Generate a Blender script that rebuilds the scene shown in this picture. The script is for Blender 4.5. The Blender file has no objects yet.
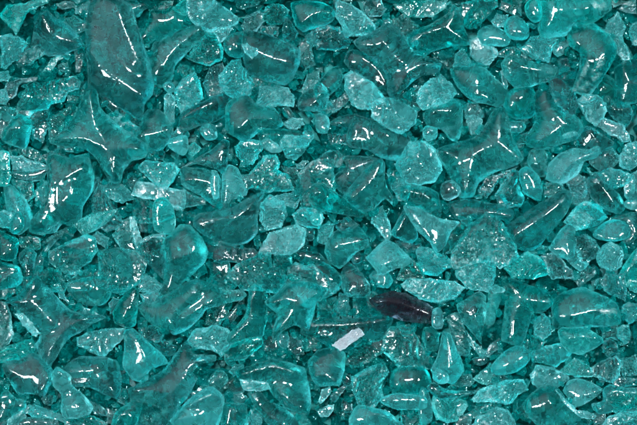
# A heap of broken teal slag glass seen from straight above.
import bpy, math, re
import numpy as np
from mathutils import Vector
from mathutils.geometry import delaunay_2d_cdt

U = 0.4 / 637.0            # metres per unit of the plan drawing (the heap in view is 40 cm wide)
W, H = 637.0, 425.0
rng = np.random.default_rng(11)
scene = bpy.context.scene
col = scene.collection

# plan of the heap: header lines "T ox oy scale", then  code|label|outline|ridge lines; lowest deep chunks paint gap shade
# code = layer, tone (d deep, m mid, p pale, g smoky, b bright, k dark violet, w frost white, x pale painted glint), build (s smooth, r rounded, c chipped)
PLAN = r"""
T 0 0 6
2gs|smoky teal saddle of glass with thin white curved ridge near top left corner|240,85 285,65 330,110 400,150 480,235 500,275 430,300 370,330 290,330 200,300 150,290 190,230 210,150|255,95 300,175 345,235 490,270
1bc|bright green zigzag edged slab in the top left corner|0,70 40,30 110,20 200,0 300,0 240,35 160,75 130,130 90,200 50,150 0,90
2pc|pale frosted chunk cut by the left edge below the zigzag slab|0,220 60,205 130,230 150,270 100,340 60,375 30,405 0,400
2gc|small grey blue lump under the smoky saddle's left end|175,290 240,260 270,290 255,330 180,385 110,400 90,340
1bc|vivid green sliver shining below the smoky saddle near top left|265,400 300,345 400,315 410,335 340,360 300,425 250,425
1mc|frost speckled chip above the smoky saddle's right tip|380,110 440,90 510,120 520,165 470,195 395,180
2pc|pale grainy chip touching top of the largest ridged slab|450,40 500,0 560,10 555,60 490,85 450,80
1mc|teal chip cut by the top edge beside the pale grainy chip|330,20 380,0 460,0 440,45 370,50
1gc|narrow crumbly grey fin hanging below the smoky saddle's right tip|440,290 490,290 490,380 470,425 450,425
0dc|small dark chip buried beside the narrow crumbly grey fin|350,380 400,370 415,425 345,425
T 0 0 1
4gs|largest smoky slab with long diagonal pinkish ridge, upper left area|93,6 100,0 112,-1 130,9 137,30 143,48 150,66 152,82 150,92 143,100 140,115 125,108 108,95 92,88 90,70 88,40 89,20|91,52 105,70 125,85 144,97;118,8 128,35 140,62
2kc|dark sparkling crumbly chunk on right shoulder of the largest smoky slab|139,60 146,56 152,62 158,75 161,90 156,95 148,85 141,72
3pc|pale kite shaped chunk with white spots cut by top edge, left of centre|188,0 212,-1 225,8 237,17 235,24 222,29 210,32 203,30 192,20 188,12
2mc|teal wedge with round curled bubble, under the pale kite shaped chunk|188,58 196,45 207,33 216,36 222,48 221,60 210,65 200,62
3gs|long smoky block with bright white streak at its right end, upper middle|244,32 262,33 285,42 299,50 299,62 292,78 286,84 265,80 248,72 243,55|252,50 275,59 295,64
2ms|teal cap with arched white highlight at top edge, middle|292,3 305,0 322,2 333,8 335,15 330,22 316,27 304,31 297,26 293,15|303,22 312,15 320,12 331,13
2pc|small pale ringed chip right of the long smoky block|306,35 313,30 320,33 320,44 311,47
T 106 0 6
2ms|teal lobe with thin arc highlight cut by top edge above the translucent fan|45,20 120,0 290,0 260,40 220,60 190,100 150,85 120,80 60,60|120,75 170,45 235,30
1mr|large clear teal fan with crusty white left rim, near top edge|270,65 350,65 400,40 470,90 510,140 420,190 300,230 220,290 175,275 175,220 215,170 250,120
3ms|diagonal club of teal glass with straight white streak on its upper tip|560,145 600,170 590,220 500,300 420,390 400,470 340,520 270,480 250,400 290,260 400,200|585,155 510,215 430,280 330,400
1bc|bright chip between the clear fan and the pale kite shaped chunk|400,50 440,10 490,0 500,60 480,95 440,90
0mc|teal chip behind the clear fan at the top edge|280,0 400,0 390,40 340,65 290,60
T 212 0 6
2gc|grey sparkling clump sitting above the long smoky block's left end|175,150 200,105 260,70 305,80 305,130 270,175 230,190 190,175
2mr|rounded clear teal lens butting the long smoky block's left end|70,250 110,205 180,190 200,215 185,330 150,345 90,320
4pc|tiny silvery chip lying on the long smoky block's lower left corner|180,275 215,265 275,300 275,330 240,358 195,320
2gc|teardrop grey chip above the long smoky block's right end|430,110 450,100 475,130 510,190 490,235 425,240 420,180
2mc|frosty rimmed chip at top edge above the grey sparkling clump|150,15 200,0 280,0 270,30 200,50 150,40
1dc|deep teal chunk between grey sparkling clump and teardrop chip|320,40 400,20 460,60 440,100 420,140 340,145 300,110
1kc|dark violet chip just above the long smoky block's back|300,150 400,155 390,210 330,215 290,190
1dc|dark teal chunk wedged right of the long smoky block's streaked end|520,260 560,230 600,290 620,380 560,410 525,330
3pc|small silvery fleck under the right tip of the pale kite chunk|10,190 60,160 120,170 100,200 60,250 40,260 30,220
T 318 0 6
3pc|angular pale chunk with white glints in the upper middle, left of the tilted star|110,20 130,5 200,30 260,70 340,155 310,220 250,215 200,210 160,215 150,170 110,100
1gc|grey chunk cut by top edge right of the angular pale chunk|270,10 380,0 400,60 380,95 310,100 280,60
1dc|deep teal chunk behind the tilted star's upper shoulder|440,120 520,80 600,150 580,260 520,230 470,170
2kc|dark glinting chunk tucked below the arched cap at upper middle|-30,170 60,150 130,165 160,210 200,235 170,280 100,300 0,290
2pr|tiny pale pebble in the gap above the tilted star|390,115 430,110 440,145 400,150
T 320 0 3
4gs|tilted smoky star with broad white bar highlight, upper middle right|110,130 150,110 205,80 235,90 265,135 290,160 330,175 355,190 345,215 300,225 250,265 225,300 205,270 200,220 175,185 130,155|185,125 212,160 243,190;350,192 300,198 262,222 235,275
3ms|winged teal star with curved white highlight, right of the tilted smoky star|270,100 330,75 380,45 400,20 415,40 430,90 445,130 400,135 340,150 320,160 280,145 265,125|275,130 300,108 335,93 372,82;372,82 395,60 400,25;372,82 400,100 440,128
3bc|bright emerald wedge cut by the top edge, right of centre|215,0 380,0 375,25 330,50 265,52 240,30
3gs|smooth grey bean partly under the tilted smoky star's left side|85,155 110,150 150,165 190,205 210,250 195,280 150,250 100,215 75,185|125,170 160,195 185,222 200,260
T 424 0 6
2mc|large streaky teal block cut by top edge, beside the bright emerald wedge|215,90 230,20 300,0 430,0 440,40 380,100 320,165 260,160 220,130
3pr|rounded pale lump in the middle of the pale cluster, upper right|325,210 345,170 400,150 460,170 515,220 500,270 440,275 350,265
3pr|pale ball with short white dash at right end of the pale cluster|490,130 540,95 600,120 630,170 620,225 560,240 500,215
3pc|small pale cube topping the pale cluster at upper right|410,120 440,80 510,85 500,120 480,160 420,155
3wc|frost white chunk at bottom of the pale cluster|280,240 320,225 360,270 430,290 440,330 390,385 320,370 280,330
1mc|teal chip cut by top edge above the pale ball|455,50 470,0 590,0 585,90 540,95 500,70
2pc|pale upright flake below the winged star's right tip|195,320 230,290 280,360 285,425 240,425 180,400
1dc|deep teal chunk under the winged star's lower edge|60,310 180,290 190,380 150,410 60,350
T 477 0 3
4ms|teal crescent with bright white line along its upper left rim|75,195 95,165 150,180 200,190 240,200 245,220 225,240 160,260 115,262 85,230|93,178 130,200 180,208 220,205
2mc|flat teal flake directly above the white lined crescent|55,165 100,140 135,150 160,180 95,175
4bs|big bright teal block with two glossy shoulders cut by top edge at right|195,-5 390,-5 395,30 350,65 300,80 265,105 200,110 190,85 200,50|228,10 215,72;250,32 320,28 350,15;360,-5 375,25
4ms|large upright teal wedge with paired white glints below the bright block|275,100 345,75 375,95 395,110 415,145 405,180 360,250 330,280 290,265 305,215 310,160 280,135|332,175 322,200 310,230;378,160 365,190 345,225
2pc|pale pointed chunk left of the small oblong chip, below the bright block|135,150 165,110 210,110 240,120 215,185 170,175
3ms|teal block with slanted white line cut by right edge near the top|415,205 440,185 490,180 490,300 430,310 420,265|432,190 455,248 480,252
T 530 0 6
4br|bright round pebble touching the left side of the big bright block|-30,40 0,0 50,0 68,50 65,110 30,135 -15,100
2bc|short emerald prism under the big bright block's lower edge|230,190 270,190 300,240 290,300 250,280 230,240
3pr|small oblong pale chip below the big bright block's left corner|145,310 190,225 240,260 215,310 175,335
2pc|pale triangular flake with white rim, right of the big bright block|450,185 480,120 530,70 580,160 560,210 490,200
2pc|crumbly pale strip descending from the triangular flake near right edge|490,210 560,215 600,300 610,390 560,350 510,290
2kc|dark crusty chip cut by right edge near top corner|530,50 560,30 640,40 640,75 580,70
1mc|teal slab filling the top right corner|490,0 640,-6 640,30 560,25 510,40
3pc|pale frosted chunk on the right edge just under the top corner|600,190 620,140 660,120 660,270 620,260
1kc|dark smoky chip between the crescent and the large upright wedge|170,360 230,345 250,425 180,425
T 0 71 6
3mc|arched angular slab with frosty lower edge, left of the upper left star|95,230 130,150 165,95 210,65 250,85 320,55 440,35 465,70 460,115 400,130 380,180 300,200 285,225 210,240 175,285 140,280
2mc|flat teal piece with light upper rim cut by left edge below the arched slab|-12,215 80,225 110,260 60,290 20,370 -12,400
3ms|rounded teal knob with white glint below the arched angular slab's left foot|110,260 180,290 190,330 170,425 150,470 60,440 10,410 20,360 60,300|45,385 55,350 100,345
1kc|dark crusty hook near left edge above the arched angular slab|15,110 40,70 120,45 210,30 200,60 110,80 90,140 50,170 10,150
1gc|grey chip split by a beaded white line, below the arched slab|180,300 210,245 290,225 280,330 250,425 200,400
1mc|teal chip with slim white glint left of the upper left star|300,280 430,200 460,240 430,300 340,400 300,420 290,340
1mc|flat teal sheet between the arched slab and the upper left star's top arm|465,60 540,60 600,110 520,130 470,180 410,180 400,135
2pc|frosty crumb on the left edge above the dark crusty hook|-12,0 40,-5 60,30 40,60 -12,60
2pc|frosty crumb on the left edge under the dark crusty hook|-12,110 30,110 50,160 30,195 -12,190
T 0 0 1
4ms|teal four armed star with sparkly top arm, upper left quarter|88,93 98,93 101,110 118,127 135,138 145,145 143,156 130,160 122,170 119,180 112,180 104,170 97,158 86,149 70,147 54,143 60,136 72,124 80,110|92,98 95,125 108,148;62,139 85,138 108,148;108,148 140,149;108,148 116,175
2mr|narrow curved band with pale rim along the largest smoky slab's lower side|95,85 102,88 112,98 125,107 140,117 141,124 128,120 112,112 103,102
T 106 71 6
2pc|sparkly chunk between the star's right shoulder and the narrow curved band|0,260 60,235 130,290 190,330 150,380 90,400 40,340 0,310
3ms|dome topped teal cone with white glints, right of the upper left star|130,430 180,370 215,300 245,240 310,235 350,265 400,350 370,425 330,470 200,480|215,385 300,375 390,350
3pr|tiny round pale bead just above the tall flake|350,75 380,65 410,85 410,120 380,130 350,110
2pc|tall pale flake in the gap right of the dome topped cone|350,150 380,130 410,160 410,300 390,320 350,270
3pc|pale chunk marked by an eye shaped bubble, above the smoky rod|410,120 450,60 530,20 560,70 580,160 500,230 450,260 430,200
2pc|pale splinter below the tall flake and left of the smoky rod's foot|370,400 430,330 460,380 440,470 380,460
2pr|pale ringed bead under the right part of the smoky rod|560,350 600,315 650,330 660,400 600,410
T 160 0 3
3gs|smoky rod with white line across its lower left end, upper left middle|60,350 75,330 160,290 200,275 215,300 205,340 160,365 120,375 70,395 60,380|64,358 100,335 160,308
1kc|dark violet upright chip with two pink glints above the smoky rod|130,250 150,205 185,190 200,230 185,290 150,290
1mc|teal chip under the diagonal club's round foot|60,190 100,200 105,225 60,260 30,240
3pc|pale pyramid chunk below the silvery chip of the long smoky block|180,230 215,185 240,180 250,205 275,240 270,280 230,295 200,280 182,255
T 212 71 6
3ms|six sided smoky teal chunk with two crossing glints, below the pale pyramid|95,200 150,160 200,140 260,190 370,225 420,320 370,345 290,350 250,390 200,425 150,400 90,350|175,340 230,290 380,290
3pc|pale brick shaped chunk lying above the six sided smoky chunk|270,190 290,90 400,85 450,100 495,165 480,210 370,215 260,205
2gs|smoky rounded lump with a short slanted glint, right of the pale brick|515,190 540,140 600,100 660,90 700,150 680,230 620,240 530,235|585,215 625,165
1ks|dark rodlet with pink dash in the gap right of the pale brick|430,220 460,215 500,270 485,295 450,280|445,230 480,272
3pc|pale glassy crumb below the dark rodlet's pink dash|440,300 480,280 540,285 555,320 510,350 450,335
3pr|small pale nugget lower right of the pale glassy crumb|550,360 600,360 610,400 580,420 545,400
2ms|flat teal bar with short bright dash under the six sided smoky chunk|280,355 400,345 530,360 560,410 450,440 300,430|325,382 395,382
1mc|teal fragment peeking out beneath the long smoky block|250,0 440,0 430,70 300,85 230,120
2mc|frost edged teal chip left of the long needle fragment, upper middle|550,80 570,20 640,0 650,80 590,110 540,140
T 318 71 6
2ms|teal splinter with long thin needle highlight left of the pale frosted chunk|-20,90 60,0 110,-30 150,30 130,90 60,150 -10,180|0,152 60,102 125,48
1mc|teal sheet under the needle highlighted splinter|0,180 60,170 110,240 60,270 0,240
3wc|large pale frosted chunk under the grey bean, upper middle|160,30 200,5 260,20 330,70 400,160 370,200 330,210 310,225 240,220 200,190 165,110
4pc|pale lumpy chunk with four white flecks, below the tilted star|330,200 350,180 400,160 480,180 540,210 590,250 580,310 540,345 490,370 430,345 380,320 330,280
2gc|grey grainy piece between the tilted star and the pale lumpy chunk|470,165 540,120 600,90 640,120 650,200 600,240 540,205
3gs|smoky bean with T shaped glint under the large pale frosted chunk|185,390 235,275 330,300 430,340 540,400 545,470 500,530 400,520 300,470 200,450|225,325 300,345 420,380;300,345 302,420
2ks|dark smooth chip left of the T glinted smoky bean|70,310 130,270 230,255 230,290 200,340 120,330|100,315 190,310
1kc|dark chip with pink streak below the needle highlighted splinter|80,180 170,120 190,170 130,230 90,230
2pr|pale ring shaped chip left of the dark smooth chip|-5,260 50,265 70,310 50,370 -5,360
1kc|dark crusty chip under the dark smooth chip|60,370 180,375 190,430 80,440
T 424 71 6
3pc|rounded pale chunk with bright rim right of the tilted star's lower arm|-30,120 40,50 100,25 150,70 190,130 130,190 60,210 0,230 -40,180
2ms|teal lump with straight glint under the rounded pale rimmed chunk|60,215 180,170 230,220 230,310 210,400 170,415 110,350 30,330 0,260|50,235 150,240
3pr|small pale bead beside the teal lump's lower left side|0,340 40,325 80,345 75,400 30,420 0,400
3ms|smooth teal star with upright white line and hooked glint, right of centre top|170,0 240,-20 370,-10 440,60 490,100 490,180 440,210 370,190 320,185 260,150 210,100|315,50 300,165;300,165 345,145 400,190
3pc|upright frosty splinter over the smooth star's right shoulder|458,0 480,-10 505,80 490,110 465,80
3gs|small dark cap with curved pink glint below the smooth star|250,200 310,185 350,230 360,275 290,275 250,260|300,205 335,220 352,262
3wc|frost white nugget hanging below the small dark cap|250,270 300,260 350,290 350,340 320,385 280,370 265,320
3mr|rounded grainy teal chunk below the white lined crescent|480,220 500,140 550,100 640,90 680,200 650,270 560,285 500,260
3pr|little pale pill below the rounded grainy teal chunk|505,340 520,305 590,300 615,330 590,365 520,370
1mc|teal chip tucked under the little pale pill|520,400 640,360 680,425 560,440
T 530 71 6
3ms|large teal scythe shaped piece with long diagonal glint, upper right quarter|30,190 60,120 110,105 150,180 200,240 250,260 300,300 310,350 270,400 200,425 100,460 0,440 -10,380 40,300|50,425 190,330;150,270 210,320
4gc|dark frosted oblong chunk lying across the scythe's upper side|100,60 150,40 230,90 270,130 285,200 260,260 200,240 150,190 120,130
4pc|pale leaf shaped chunk below the large upright wedge's tip|285,175 330,140 400,150 450,200 455,240 440,280 400,330 350,300 320,250
3pc|frosty strip running lower right from the pale leaf shaped chunk|400,310 450,280 560,320 590,370 610,420 550,420 480,380 410,330
1ds|dark teal lump with two pale spots right of the large upright wedge|370,130 400,60 460,20 520,60 520,180 470,210 400,170|435,95 450,105
2gs|smoky crooked rod below the right edge block with the slanted line|450,150 480,150 520,200 600,200 620,260 580,330 500,280 460,210|465,160 500,235 590,225
2gs|smoky prism right of the scythe's lower end|280,390 340,330 420,370 500,430 420,500 300,480|345,345 400,430
4pr|tiny white glinting bar on the scythe's right end|190,385 260,362 278,380 210,405
1ks|dark chip with tiny slanted glint left of the large upright wedge's foot|160,20 200,0 280,0 260,80 230,100 170,60|190,60 215,35
T 424 142 6
4ms|largest teal star right of centre, its long top arm pointing up|430,-190 475,-185 505,-90 520,-10 580,95 550,130 460,160 390,190 330,240 300,310 230,315 200,270 170,200 120,120 90,50 200,10 300,-20 350,-70 390,-140|105,40 225,120;225,120 242,295;272,100 255,280;225,120 330,50 440,5;455,8 572,105;440,5 448,-150
4gr|dark round bead with glints on the largest star's lower left flank|105,260 160,230 210,270 215,310 150,350 110,330
2kc|dark rough strip with sparkles along the largest star's lower right edge|340,280 370,220 420,200 560,150 540,180 460,230 420,290 380,330 340,310
3gc|smoky chunk with brushed white glints below the largest star's right tip|430,320 470,250 530,170 570,180 570,250 600,330 580,380 500,390 450,360
3ps|pale smooth leaf standing right of the chunk with brushed white glints|580,170 620,145 660,165 700,220 715,290 700,350 640,330 600,300 575,230
T 0 142 3
4ms|big saddle block with pink bar glint and crumbly right edge, near left edge|150,40 200,55 255,45 265,70 275,110 270,150 245,190 240,225 215,250 190,240 170,262 130,270 95,260 100,230 125,200 140,170 145,130 140,80|193,108 252,76;130,235 145,170 150,120;215,160 218,130
3ps|pale flat triangle with light rim left of the big saddle block|10,135 30,130 60,150 95,215 90,250 60,275 40,270 20,210|35,140 60,220 70,260
1gc|grey chunk in the shade between the big saddle block and the star|280,120 300,110 320,160 350,200 370,240 320,265 270,240 275,180
T 0 142 6
2pc|frost topped slab just left of the big saddle block's upper end|60,85 130,85 200,110 290,150 240,165 160,170 80,165
2gs|smoky smooth slab beneath the frost topped slab near the left edge|70,175 160,175 280,160 250,220 200,235 80,210|85,190 140,208
1bc|emerald block on the left edge beside the frost topped slab|-12,60 50,70 60,200 40,265 -12,260
1dc|deep teal chunk above the frost topped slab|70,50 130,20 220,50 250,120 200,105 130,80
3pc|pale egg shaped chip touching the big saddle block's left side|210,290 270,240 300,280 290,350 240,400 210,350
1mc|teal chunk under the smoky smooth slab near the left edge|60,220 190,240 200,330 150,370 90,290
2kc|sparkling dark crumbs lump on the big saddle block's upper left corner|240,80 330,50 390,90 300,100 280,130
2ps|thin pale chip with dash glint above the big saddle block|340,30 400,10 500,30 480,55 400,60|395,45 470,42
T 106 142 6
4pc|pale faceted gem shaped chunk right of the upper left star's foot|200,155 240,115 400,130 435,165 390,240 370,265 300,255 240,200
3pc|bright pale nugget just below the upper left star's foot|-10,230 90,250 150,320 150,340 90,365 0,330 -40,280 -20,240
2gc|small grey lump between the pale nugget and the faceted gem|110,240 140,185 180,220 185,260 150,290
3wc|long frosted slab with white sparkles below the faceted gem|190,240 330,265 460,290 470,340 450,410 400,400 300,350 160,320
2mc|teal triangular flake at the right end of the long frosted slab|460,280 590,350 590,375 460,400 430,420 465,340
2mc|teal chunk with bubble rings under the long frosted slab|165,350 200,330 300,380 380,400 380,440 300,480 160,480
2pr|pale bowl shaped chip above the faceted gem's right corner|365,0 470,-40 490,0 470,75 400,50
2bc|bright little chip right of the pale bowl shaped chip|490,20 530,0 570,40 520,90 495,70
2gc|grey chip above the faceted gem's left half|280,60 320,20 350,60 340,110 290,100
2pc|pale chip between the star's right arm and the grey chip over the gem|200,60 250,0 310,0 300,60 270,90 220,80
T 160 142 3
3ms|rounded smoky chunk with two star glints, right of the faceted gem|60,85 75,75 130,80 165,90 180,115 178,165 165,190 120,160 90,145 65,125|75,115 105,110 150,120 170,150
2gs|smoky peak rising behind the rounded chunk with two star glints|60,80 150,25 185,-5 205,0 200,60 190,100 165,80 110,65
4gs|big curved horn with long arched highlight, left of the picture's centre|105,235 120,215 170,205 220,195 260,170 290,155 310,150 300,185 290,225 290,270 260,300 220,310 180,300 140,280 110,255|112,235 170,232 230,225 270,195 305,155
4pc|pale jewel with cluster of glints right of the curved horn's tip|300,190 330,160 370,180 380,215 360,255 320,262 300,235
T 212 142 6
3pc|pale chunk with slanted white glint left of the white pill|140,30 200,-20 290,0 300,40 270,90 240,130 180,140 150,80
3wr|frost white pill above the crusty topped cone|290,10 330,-20 400,20 415,55 350,60
3pc|pale cup shaped chunk right of the frost white pill|410,0 440,-40 590,-30 590,0 550,60 500,105 450,90
3mc|teal cone with dark sparkling crusty top, left of the picture's centre|290,120 310,85 380,80 405,130 390,170 450,200 480,280 440,290 330,300 250,270 210,290 170,200 230,190
3ps|upright pale prism with long glint left of the crusty topped cone|60,200 100,140 150,160 210,290 200,320 130,350 90,415 50,400 55,300|88,260 75,380
3ps|thin upright flake with white line between rounded chunk and pale prism|0,175 30,180 45,230 40,330 10,340 -10,260|20,190 22,320
1ks|dark chip with vertical glint right under the thin upright flake|-10,360 30,360 40,430 10,450 -15,420|10,370 10,440
3pc|sparkling pale crumb right of the crusty topped cone|500,130 540,110 580,115 540,160 510,155
3mc|grainy teal boulder with dark sparkling pit, just left of centre|520,200 590,130 640,110 720,150 730,300 700,420 600,430 540,390 530,290
2pc|pale wedge joining the glint clustered jewel to the grainy boulder|340,330 430,310 530,290 530,340 500,400 440,380
0dc|deep teal chunk in the gap right of the crusty topped cone|420,150 530,160 540,280 480,290
T 318 142 6
2gc|grey crusty chunk left of the smoky sail pair|-12,110 70,50 120,55 150,100 140,150 90,150 0,190 -30,160
2gs|smoky rear sail with round pink glint, centre|150,100 180,85 330,95 380,110 350,140 250,230 180,310 130,290 90,230 100,200 170,150|160,130 200,165 330,110
4ms|front sail shaped piece with streaky white fractured base, centre|375,105 400,140 400,230 440,320 440,370 400,340 330,400 270,415 160,330 240,220 300,150|375,120 340,210 200,340
3pc|frosty lump right of the front sail shaped piece|415,190 460,150 520,200 550,260 530,340 480,350 440,270
3pc|large pale dome with short bright dash above the curved shell|470,130 520,50 560,0 640,0 720,60 740,170 700,230 620,250 540,240 500,190
3ms|curved teal shell with thin arc highlight left of the largest star|500,270 560,260 650,270 720,310 740,400 720,480 680,430 620,400 560,380 500,340|530,290 640,315 710,380
T 320 142 3
3ms|flat smooth slab with frosted lower end, below the front sail|-20,130 10,125 60,160 110,195 140,215 120,225 60,215 0,205 -30,180|-5,150 40,175 100,205
T 530 142 6
4ps|pale boomerang with long bent white line, right part|100,220 120,130 180,70 260,40 340,50 400,30 415,60 390,100 320,120 290,190 200,250 150,240 110,225|165,232 240,125 385,62
3ms|upright teal tooth with white left line beside the pale boomerang|0,60 60,30 110,80 105,140 95,200 60,205 20,170 -10,120|18,60 40,135
3gc|dark glinting lump under the pale boomerang's middle|225,250 270,190 330,210 350,270 340,330 290,340 250,320
2pc|pale chip under the dark glinting lump|270,310 350,300 360,360 300,390 260,370
4gs|smoky bean with two bright white dashes at right|350,230 400,200 440,240 540,330 560,400 520,425 450,400 370,330|382,215 462,322;462,322 500,390
3pc|pale wedge right above the smoky bean with two dashes|400,190 470,155 560,180 620,200 590,250 500,280 450,260
2gs|smoky pebble with slanted glint right of the pale boomerang's tip|420,60 480,30 540,100 500,150 420,170 360,120|462,65 505,100
3pc|frosted pale chunk on the right edge above the pale wedge|540,90 570,20 640,0 660,130 600,165 540,140
3pc|rounded frosted chunk on the right edge below the pale wedge|570,260 600,200 660,160 660,330 600,360 570,320
3wr|white glinting crumb on the right edge under the rounded frosted chunk|570,365 610,345 655,360 650,400 590,400
2bs|thin bright crescent between pale boomerang's tip and the smoky bean|345,150 380,180 440,170 430,210 380,210
1mc|teal chip between the pale leaf and the dark glinting lump|90,240 190,250 220,300 150,340 95,320
T 477 142 3
3gs|long dark textured log lying diagonally, right of the largest star's foot|90,255 150,210 215,170 265,145 285,170 270,210 230,260 190,310 150,325 110,310|110,280 190,225 265,165
3pc|pale cracked chunk at the log's upper right side|265,240 290,205 330,180 370,190 390,225 360,250 300,265
T 0 213 6
3pc|glinting pale pebble on the left edge below the pale flat triangle|-12,0 20,-15 70,0 85,50 60,90 -12,80
3mr|clear round pebble right beside the glinting pale pebble near left edge|85,20 120,-5 150,40 140,100 90,125 60,95
3mr|pale teal boulder on the left edge above the pair of white lines|-12,110 40,130 100,160 100,220 80,280 30,285 -12,260
3gs|dark smooth curved post with white line, above the lower left star|110,250 150,215 190,220 215,250 200,330 195,425 200,480 130,480 140,350 110,300|185,235 150,310 158,430
4ms|teal shard with two white lines cut by the left edge, above lower left star|-12,300 60,310 110,330 130,400 90,440 -12,450|-12,332 100,328;-12,425 78,352
0dc|deep teal chunk between the pale teal boulder and the dark curved post|110,140 230,150 230,220 150,215 110,190
2ps|slim pale curved blade right of the dark smooth curved post|200,380 205,290 250,220 290,180 310,190 260,260 240,350 215,400
2gc|grey shelf of glass just under the big saddle block's foot|260,170 330,110 390,85 430,95 430,140 340,160 300,200
3mc|teal chunk with white spot and crumbly end below the big saddle block|300,230 420,170 500,135 560,150 580,230 540,290 480,330 430,370 340,330 300,290
2pc|pale shoulder chip left of the beaded frosty ribbon|540,150 580,110 650,150 640,220 600,190
2mc|teal sheet with light upper rim above the lower left star's right arm|400,425 460,360 560,335 640,360 660,440 420,450
1bc|emerald patch of glass between the saddle block's foot and the grey lump|440,60 560,0 700,-20 640,60 560,110 500,130
2mc|greenish chunk bordered by the slim pale curved blade, above lower left star|200,400 290,330 350,350 390,425 380,470 200,470
T 106 213 6
3pc|beaded frosty ribbon standing left of the dark grainy triangle|145,30 175,25 190,90 215,160 210,220 180,200 155,120
2mc|teal chunk filling the space left of the beaded frosty ribbon|40,130 90,60 145,30 155,120 180,200 190,240 100,220
3mc|layered teal slab with white spot and rippled top edge, left middle|-40,230 60,215 180,235 240,290 220,360 190,425 100,480 -40,440|10,330 40,335
3ps|thin arching sliver on top of the dark grainy triangle|200,170 260,135 350,125 350,155 280,150 215,185|215,165 275,145 345,138
2gc|dark grainy triangle left of the big smoky topped wedge|200,180 280,150 350,160 360,230 350,300 350,400 250,300 190,230
1kc|dark mottled lump above the thin arching sliver|180,0 270,0 290,60 270,115 200,110
3br|bright upright nugget with glints above the big smoky topped wedge|290,-60 350,-90 400,-30 415,60 390,120 330,120 290,95
4ms|big smoky topped wedge with angled white glint, left of centre|360,160 400,130 440,85 500,90 560,150 600,240 580,300 520,360 450,420 400,470 330,480 350,420 360,300|415,268 460,255 525,240;525,240 538,180
2ks|dark chip with pink upright dash between bright nugget and curved horn|480,10 520,0 530,60 500,100 475,80|503,25 497,80
2pc|pale chip under the big smoky topped wedge's left foot|200,400 240,370 300,400 340,440 300,480 200,470
T 212 213 6
3kc|long dark crusty strip with pink glint below the curved horn|-50,160 0,150 60,190 140,200 240,215 270,240 230,270 170,300 80,290 40,300 0,270 -30,220|-20,215 25,262 70,290
1mc|teal mass underneath the long dark crusty strip|0,300 100,300 110,380 160,425 100,480 -20,440
4wc|large frosted boulder with curved glint just below the clustered jewel|300,200 350,120 440,90 500,70 555,100 545,190 500,230 440,250 380,245 290,235|430,245 470,238 495,205
4mc|icy rimmed teal chunk with several white dashes below the frosted boulder|100,380 160,310 280,250 350,240 360,320 400,330 450,380 430,425 400,470 200,460|160,380 220,345 280,315;230,385 345,360
2mc|teal chip between icy rimmed chunk and the two glint block|370,250 470,240 480,330 420,370 370,320
3pc|frosty nugget between the frosted boulder and the grainy boulder|490,10 530,-30 640,-30 670,30 640,90 570,85 510,60
3mc|teal chunk with frosty left rim and two pink glints, near the centre|445,425 460,330 510,300 560,320 600,310 660,360 700,400 680,480 560,520 440,500|545,315 600,335 ;600,395 630,375
2gs|grey smooth chip above the chunk with two pink glints|500,230 560,220 640,240 680,290 640,330 560,310 510,280
1ks|dark chip with tiny pink dash right of the large frosted boulder|560,100 610,95 605,160 570,170|583,110 583,150
T 318 213 6
3br|small bright pebble left of the block with slanted white dash, near centre|-40,20 -10,0 25,25 25,55 0,75 -40,60
2pc|pale chip just under the small bright pebble near centre|0,90 60,50 100,70 90,120 50,190 0,170
4ms|teal block with slanted white dash, centre, left of the pale cube|50,190 110,110 200,100 240,85 290,140 300,200 240,230 180,290 130,330 70,290 45,230|120,190 150,185 205,178 298,153
2kc|dark sparkling chip above the block with slanted white dash|100,60 180,20 240,70 200,100 130,110
2pc|pale curved flake above the pale cube|330,0 390,-40 430,50 440,130 420,170 370,120 320,60
2gs|smoky cone between the pale curved flake and the long pale blade|460,80 520,-20 560,20 600,140 560,180 470,150 440,120|475,110 520,30
2kc|dark sparkling strip under the smoky cone and the pale blade|470,170 560,180 620,180 630,230 560,240 480,210
4ps|pale cube with slanted white line, just right of centre|330,230 410,165 470,190 540,260 565,290 520,320 440,345 370,370 340,330 290,270|390,313 490,273
2kr|dark ringed chip below the block with slanted white dash|200,260 240,235 270,270 255,300 215,305
3gs|smoky leaf shaped piece below the dark ringed chip|140,370 180,300 220,320 270,370 310,425 300,500 180,500 140,440|255,375 280,430
2mr|round teal lump with a white spot left of the smoky leaf shaped piece|-20,290 60,310 120,360 140,425 60,480 -30,470
3ps|pale chip with upright white glint below the pale cube|310,380 340,350 430,370 450,410 420,450 340,440|395,365 395,440
0dc|deep teal chunk lower right of the pale cube|500,330 600,300 640,400 540,430 480,400
T 320 142 3
4ps|long pale blade with bright tip, upper right of the pale cube|255,195 300,200 360,230 415,240 395,265 380,300 350,330 330,300 290,260|265,200 300,250 340,310
4pc|pale rounded chunk with clustered glints below the long pale blade|290,330 305,315 340,325 385,350 390,375 350,400 315,395 295,365
0dc|dark teal chunk between the long pale blade and the bell shaped piece|375,280 420,245 440,260 400,330 370,340
T 424 213 6
4mc|large bell shaped teal piece with grainy flanks, right of centre|320,50 370,10 440,30 490,110 540,190 555,260 500,300 450,330 400,290 300,300 190,325 170,280 175,230 230,150 270,80
3pc|speckled pale chunk tucked under the bell shaped piece|195,350 240,310 340,290 420,310 425,360 410,425 380,470 260,450 210,390
1mc|teal chip left of the bell shaped piece's neck|190,0 320,0 260,80 230,60
T 0 0 1
3gs|smoky flat brick with white line on its right end below the largest star|451,203 465,199 482,201 496,204 512,209 514,216 507,222 494,217 474,219 457,218|480,212 495,213 513,216
T 477 142 3
4bc|bright low pyramid chunk below the long dark log's foot|85,380 120,350 155,330 190,345 215,375 220,395 170,410 110,410
T 530 213 6
1bc|bright green chip in the gap under the long dark log|0,220 60,190 120,200 90,250 20,240
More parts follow.
